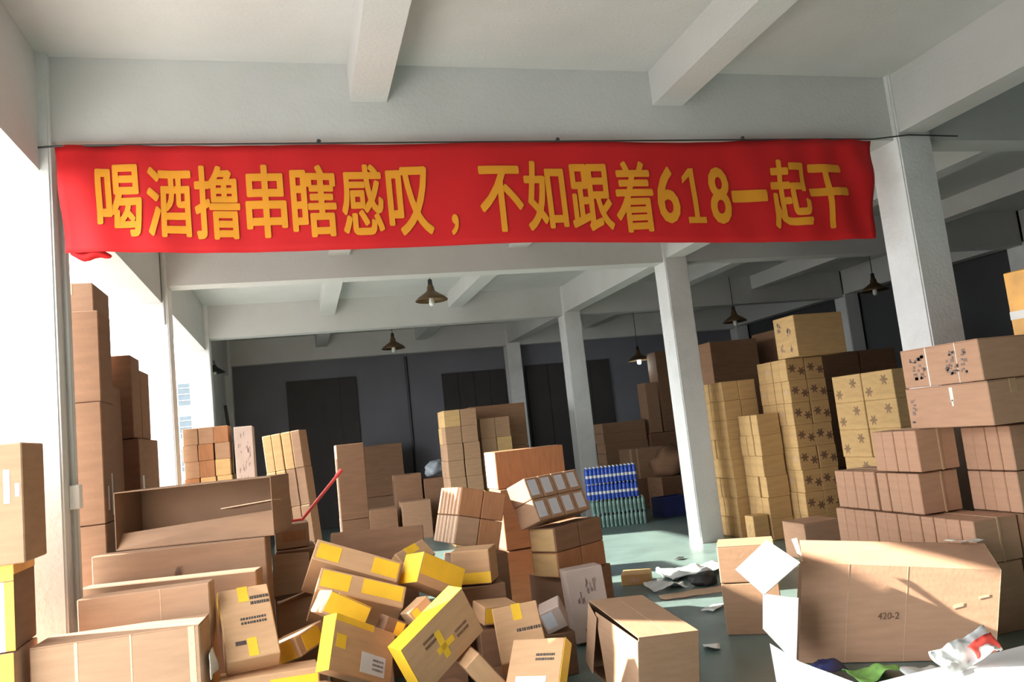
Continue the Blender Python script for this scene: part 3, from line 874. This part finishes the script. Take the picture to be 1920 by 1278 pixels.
carton('pale carton with dark prints right of the heap', (2.09, 6.03, .30), (.30, .24, .55), (-.06, -.05, -.12), 'pale', [('-y', blotch(.62, .76, .16, .08, 14, 21)+blotch(.3, .6, .1, .05, 6, 22)+blotch(.5, .2, .2, .05, 8, 23), 'greyprint', 'printed_mark'), ('-x', [(.4, .46, 0, 1)], 'bstrap', 'strap')])
stack('tall middle stack', ['kraft', 'tan', 'kraft'], 2.23, 2.77, 12.3, 12.9, 0, 2.14, 2, 2, 8, GM, long_axis='x', adj='brown')
stack('short middle stack', ['kraft', 'tan'], 2.86, 3.38, 12.55, 12.95, .0, 1.96, 2, 1, 6, GM, long_axis='x', adj='brown')
for k in range(3):
    carton('dark carton, %s, behind the short middle stack' % ['lowest', 'second up', 'topmost'][k], *bxc(2.85, 3.82, 13.1, 13.7, k*.73, k*.73+.726), (0, 0, 0), 'dull')

# bottle packs on the floor
def bottle_pack(label, c, yaw, nx, ny, d, body, cap=True):
    root = empty('bottle_pack', (c[0], c[1], c[2]), (0, 0, yaw), label, 'bottles', 'wrapped packs of drink bottles')
    r = d[0]/nx/2
    prof = [(0, 0), (r*.95, .0), (r*.99, .01), (r*.99, d[2]*.74), (r*.85, d[2]*.84), (r*.5, d[2]*.92), (r*.40, d[2]*.94), (0, d[2]*.94)]
    me = to_mesh(lathe(prof, 10), 'bottle', True)
    me.materials.append(M[body])
    mcap = to_mesh(lathe([(r*.40, d[2]*.93), (r*.40, d[2]), (0, d[2])], 8), 'cap', True)
    mcap.materials.append(M['capw'])
    band = to_mesh(lathe([(r*.98, d[2]*.33), (r*1.0, d[2]*.34), (r*1.0, d[2]*.50), (r*.98, d[2]*.51)], 10), 'band', True)
    band.materials.append(M['label'] if body == 'bluewrap' else M['clearwrap'])
    for j in range(ny):
        for i in range(nx):
            b = bpy.data.objects.new('bottle', me); COL.objects.link(b); b.parent = root
            b.location = (-d[0]/2+(i+.5)*d[0]/nx, -d[1]/2+(j+.5)*d[1]/ny, 0)
            k = bpy.data.objects.new('cap', mcap); COL.objects.link(k); k.parent = b
            if j == 0 and body == 'bluewrap':
                q = bpy.data.objects.new('paper_band', band); COL.objects.link(q); q.parent = b
    return root
yw = -.30
for k in range(2):
    bottle_pack('blue bottle pack, %s of the two layers, before a far column' % ['lower', 'upper'][k], (4.88, 12.15, .45+k*.265), yw, 13, 4, (.84, .28, .26), 'bluewrap')
    bottle_pack('greenish clear bottle pack, %s layer under the blue ones' % ['bottom', 'second'][k], (4.95, 12.15, .0+k*.225), yw, 13, 4, (.88, .29, .22), 'clearwrap')

# ------------------------------------------------------------------ far right background
GF = 'cartons in the dim rear right corner'
stack('flat rear right stack', ['kraft'], 5.98, 6.95, 15.0, 15.5, 0, 1.66, 1, 1, 8, GF, adj='wide brown', prints=None)
carton('upright brown carton on the rear right stack', *bxc(7.04, 7.32, 15.0, 15.4, 1.36, 2.41), (0, 0, 0), 'kraft')
carton('taller brown carton, upper one, touching the middle column view', *bxc(7.36, 7.80, 15.0, 15.42, 1.36, 3.05), (0, 0, 0), 'dull')
carton('brown carton under the two upright ones at rear right', *bxc(7.0, 7.85, 14.95, 15.55, .68, 1.355), (0, 0, 0), 'dull')
carton('brown carton on the floor at rear right', *bxc(7.0, 7.85, 14.95, 15.55, .0, .675), (0, 0, 0), 'dull')
carton('brown carton with light strips before the rear right stack', *bxc(6.02, 6.75, 13.9, 14.4, .55, 1.12), (0, 0, 0), 'kraft', [('-y', [(.0, .07, 0, 1), (.2, .24, 0, 1)], 'edge', 'paper_strip')], group=GF)
carton('dark carton on the floor before the rear right stack', *bxc(6.02, 6.75, 13.9, 14.4, .0, .545), (0, 0, 0), 'dull')
carton('open dark carton heap piece right of the bottle packs', *bxc(6.15, 6.75, 13.0, 13.5, .0, .60), (0, 0, .1), 'dull')
tag(blob('paper_heap', (.42, .3, .30), 4.0, 'dull', (6.6, 13.25, .60), .35), 'crumpled brown paper heap on the dark carton by bottle packs', 'paper')
nc = empty('crate', (6.02, 12.4, 0), (0, 0, .05), 'navy blue plastic crate on the floor beside bottle packs', 'crate')
for nm, lo, hi in (('base', (-.26, -.2, 0), (.26, .2, .02)), ('side', (-.26, -.2, .02), (-.245, .2, .32)), ('side', (.245, -.2, .02), (.26, .2, .32)), ('side', (-.26, -.2, .02), (.26, -.185, .32)), ('side', (-.26, .185, .02), (.26, .2, .32)), ('rim', (-.275, -.215, .30), (.275, -.185, .33))):
    link(nm, box_mesh(lo, hi, .003), 'navy', nc)

tag(link('stick', to_mesh(tube([(-1.02, 15.2, 0), (-1.30, 15.5, 2.75)], .03)), 'dark'), 'dark stick leaning on the far left wall', 'stick')
# rear left clutter
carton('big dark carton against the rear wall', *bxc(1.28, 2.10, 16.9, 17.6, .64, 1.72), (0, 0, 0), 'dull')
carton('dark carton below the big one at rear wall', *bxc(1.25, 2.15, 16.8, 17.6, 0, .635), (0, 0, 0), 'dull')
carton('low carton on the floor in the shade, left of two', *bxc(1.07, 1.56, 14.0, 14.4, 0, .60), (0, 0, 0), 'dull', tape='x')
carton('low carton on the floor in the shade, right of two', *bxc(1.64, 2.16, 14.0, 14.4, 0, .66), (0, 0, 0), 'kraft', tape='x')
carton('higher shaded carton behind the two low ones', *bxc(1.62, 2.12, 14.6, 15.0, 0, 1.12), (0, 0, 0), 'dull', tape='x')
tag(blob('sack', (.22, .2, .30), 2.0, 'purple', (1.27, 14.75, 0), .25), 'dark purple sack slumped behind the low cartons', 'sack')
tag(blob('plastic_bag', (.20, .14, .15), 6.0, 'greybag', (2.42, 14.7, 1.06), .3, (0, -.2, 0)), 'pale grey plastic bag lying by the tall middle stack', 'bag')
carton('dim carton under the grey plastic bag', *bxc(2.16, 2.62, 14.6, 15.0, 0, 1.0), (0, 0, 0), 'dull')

# ------------------------------------------------------------------ left side
GL = 'cartons stacked by the left columns'
stack('shrink-wrapped left stack', ['red_kraft', 'kraft', 'tan'], -1.32, -.80, 9.82, 10.3, 0, 2.13, 3, 1, 11, GL, long_axis='x', adj='orange-brown')
for k in range(3):
    carton('white printed carton, %s, beside the shrink-wrapped stack' % ['lowest', 'middle', 'topmost'][k], *bxc(-.745, -.535, 9.8, 10.2, k*.70, k*.70+.697), (0, 0, 0), 'pale',
           [('-y', blotch(.5, .5, .3, .4, 26, 40+k), 'greyprint', 'printed_mark')])
# leaning stack: two wide, two deep, six high
stack('leaning stack by broom', ['tan', 'kraft'], -.17, .25, 8.35, 8.75, 0.03, 1.94, 4, 2, 5, GL, long_axis='x', adj='tan', jit=.003, lean=((.03, 8.6, 0), Euler((0, -.075, -.40))))
for k in range(2):
    carton('tall dark carton, %s, right of the leaning stack' % ['lower', 'upper'][k], *bxc(.40, .72, 9.45, 10.0, k*.88, k*.88+.876), (0, 0, 0), 'dull')
# red broom
br = empty('broom', (-.033, 6.35, 1.19), (0, 0, 0), 'red broom handle sticking up from the small reddish carton', 'broom')
link('handle', to_mesh(tube([(-.22, -.08, .012), (0, -.01, .012)], .009)), 'broomred', br)
link('handle', to_mesh(tube([(0, -.01, .005), (.33, .06, .345)], .013)), 'broomred', br)
link('grip', to_mesh(tube([(.29, .055, .305), (.335, .061, .352)], .017)), 'broomred', br)
carton('small reddish carton under the broom end', *bxc(-.235, .01, 6.2, 6.5, 1.01, 1.19), (0, 0, .05), 'kraft', [('-y', [(.2, .9, .3, .7)], 'red_kraft', 'printed_patch')])
carton('brown carton holding up the small reddish carton', *bxc(-.24, .05, 6.15, 6.6, 0, 1.005), (0, 0, .05), 'dull')

# tall stack behind the nearest left column
carton('tallest dark carton of the stack behind nearest left column', *bxc(-1.74, -1.40, 6.29, 6.80, 2.377, 3.13), (0, 0, 0), 'shade_kraft', tape='y')
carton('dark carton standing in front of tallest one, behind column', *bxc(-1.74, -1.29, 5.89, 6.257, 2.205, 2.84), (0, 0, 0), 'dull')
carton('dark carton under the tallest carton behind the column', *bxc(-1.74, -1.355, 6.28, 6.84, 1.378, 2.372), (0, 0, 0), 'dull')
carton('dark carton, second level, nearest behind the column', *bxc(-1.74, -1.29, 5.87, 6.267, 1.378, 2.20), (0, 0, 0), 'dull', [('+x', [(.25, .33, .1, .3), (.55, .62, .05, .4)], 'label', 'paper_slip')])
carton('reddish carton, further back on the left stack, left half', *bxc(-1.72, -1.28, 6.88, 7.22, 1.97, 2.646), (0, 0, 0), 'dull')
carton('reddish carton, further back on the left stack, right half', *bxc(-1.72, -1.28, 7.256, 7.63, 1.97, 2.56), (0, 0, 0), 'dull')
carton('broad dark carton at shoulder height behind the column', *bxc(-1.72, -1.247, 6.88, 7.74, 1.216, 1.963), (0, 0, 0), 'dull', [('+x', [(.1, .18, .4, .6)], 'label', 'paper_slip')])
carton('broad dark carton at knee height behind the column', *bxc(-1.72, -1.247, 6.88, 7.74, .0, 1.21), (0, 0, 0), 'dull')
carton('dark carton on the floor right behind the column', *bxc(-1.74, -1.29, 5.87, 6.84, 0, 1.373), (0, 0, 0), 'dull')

# stepped long boxes
carton('long pinkish carton at the bottom left, nearest of the steps', (-.955, 4.625, .442), (.80, .27, .884), (0, 0, -.082), 'kraft', [('-y', [(.255, .275, 0, 1), (.58, .59, 0, 1)], 'edge', 'crease'), ('-y', [(.93, .97, 0, 1)], 'edge', 'tape_edge')], flaps='x', tape=None)
tag(sheet('plastic_film', 8, 8, .12, .20, .025, 5.5, 'plastic', (-.545, 4.56, .66), (0, 1.45, 0)), 'crumpled clear film at the right end of nearest long carton', 'film')
carton('long brown carton, second step up', (-.885, 4.915, .52), (.69, .14, 1.04), (0, 0, -.10), 'kraft', [('-y', [(.62, .625, 0, 1)], 'edge', 'crease')])
carton('long brown carton, third step, right of the second', (-.832, 5.42, .51), (1.10, .12, 1.02), (0, 0, -.27), 'shade_kraft')
carton('long brown carton, fourth step, with a stamped mark', (-.79, 5.64, .594), (1.10, .145, 1.188), (0, 0, -.20), 'shade_kraft', [('-y', blotch(.5, .85, .015, .02, 6, 31), 'browni', 'stamp')])
# open carton lying on its side above them
oc = empty('open_carton', (-.66, 5.80, 1.385), (0, 0, -.33), 'wide open carton lying on its side on the stepped boxes', 'box')
w, dp, hh = .54, .17, .19
for nm, lo, hi, mt in (('top_panel', (-w, -dp, hh-.006), (w, dp, hh), 'shade_kraft'), ('bottom_panel', (-w, -dp, -hh), (w, dp, -hh+.006), 'inside'),
                       ('side_panel', (-w, -dp, -hh), (-w+.006, dp, hh), 'inside'), ('side_panel', (w-.006, -dp, -hh), (w, dp, hh), 'shade_kraft'), ('back_panel', (-w, dp-.006, -hh), (w, dp, hh), 'inside')):
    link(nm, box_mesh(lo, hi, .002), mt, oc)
panel('front_flap', [(-w, -dp, -hh), (w, -dp, -hh), (w, -dp+.05, -hh+.16), (-w, -dp+.08, -hh+.10)], .005, 'shade_kraft', oc)
panel('upper_flap', [(.18, -dp+.02, .015), (w, -dp+.01, .04), (w, -dp+.16, .03), (.22, -dp+.16, .0)], .006, 'inside', oc)
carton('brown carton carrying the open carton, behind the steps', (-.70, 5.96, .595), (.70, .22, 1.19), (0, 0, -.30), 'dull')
# flaps of a half open carton between the steps and the heap
hc = empty('open_carton', (-.12, 5.86, .62), (0, 0, .1), 'half open carton with raised flaps between steps and heap', 'box')
for nm, lo, hi, mt in (('front_panel', (-.13, -.12, -.6), (.13, -.114, .10), 'kraft'), ('side_panel', (-.13, -.12, -.6), (-.124, .12, .10), 'inside'), ('side_panel', (.124, -.12, -.6), (.13, .12, .10), 'inside'), ('back_panel', (-.13, .114, -.6), (.13, .12, .10), 'inside'), ('bottom_panel', (-.13, -.12, -.61), (.13, .12, -.604), 'inside')):
    link(nm, box_mesh(lo, hi, .001), mt, hc)
panel('raised_flap', [(-.13, .11, .10), (.13, .11, .10), (.15, .22, .36), (-.11, .22, .38)], .005, 'kraft', hc)
panel('raised_flap', [(-.12, -.12, .10), (.10, -.12, .10), (.10, -.20, .16), (-.12, -.22, .10)], .005, 'kraft', hc)

# left frame edge
carton('brown carton at left frame edge in front of the column', *bxc(-2.30, -1.325, 4.38, 4.72, 1.32, 1.905), (0, 0, 0), 'kraft', [('-y', [(.914, .942, .50, .78), (.965, .985, .55, .66)], 'label', 'paper_slip')])
carton('orange taped carton at left frame edge, middle one', (-1.87, 4.60, 1.11), (.94, .34, .41), (0, 0, .02), 'dull', [('-y', [(.60, .985, .0, .80)], 'strap', 'painted_lit_face'), ('-y', [(.0, 1, .81, 1), (.955, 1, 0, .80)], 'otape', 'orange_tape'), ('+x', [(.0, 1, .88, 1)], 'otape', 'orange_tape')])  # front painted pale to imitate daylight on it, under real orange tape
carton('orange taped carton at left frame edge, lowest one', (-1.87, 4.60, .45), (.94, .36, .895), (0, 0, 0), 'pink', [('-y', [(.93, 1, .55, 1)], 'otape', 'orange_tape')])

# ------------------------------------------------------------------ litter on the sunlit floor
carton('small torn tan carton on the sunlit floor', (3.29, 7.79, .055), (.30, .28, .11), (0, 0, -.50), 'tan', [('-y', [(.3, .6, .3, .7)], 'edge', 'torn_patch')])
tag(blob('rag', (.15, .10, .07), 3.0, 'dark', (3.74, 7.20, 0), .3), 'dark grey rag on the sunlit floor', 'rag')
tag(sheet('plastic_film', 16, 12, .70, .45, .06, 1.0, 'plastic', (3.95, 7.75, 0)), 'crumpled clear plastic film on the sunlit floor', 'film')
tag(sheet('plastic_film', 14, 10, .40, .30, .05, 2.0, 'plastic', (3.40, 7.35, 0)), 'smaller crumpled plastic film near the torn tan carton', 'film')
tag(sheet('cardboard_sheet', 8, 4, .75, .22, .012, 6.0, 'edge', (3.55, 6.93, 0), (0, 0, -.1), t=.006), 'long flat cardboard strip on the shaded floor edge', 'cardboard')
tag(sheet('paper_scrap', 6, 4, .25, .12, .02, 9.0, 'plastic', (3.35, 6.3, 0), (0, 0, .5)), 'pale paper scrap on the dark floor', 'scrap')
tag(sheet('paper_scrap', 6, 4, .10, .08, .02, 10.0, 'dark', (4.2, 8.6, 0), (0, 0, .5)), 'tiny dark scrap on the sunlit floor', 'scrap')
tag(sheet('paper_scrap', 6, 4, .16, .12, .02, 11.0, 'plastic', (2.75, 5.3, 0), (0, 0, 1.1)), 'pale scrap on the floor right of middle open carton', 'scrap')
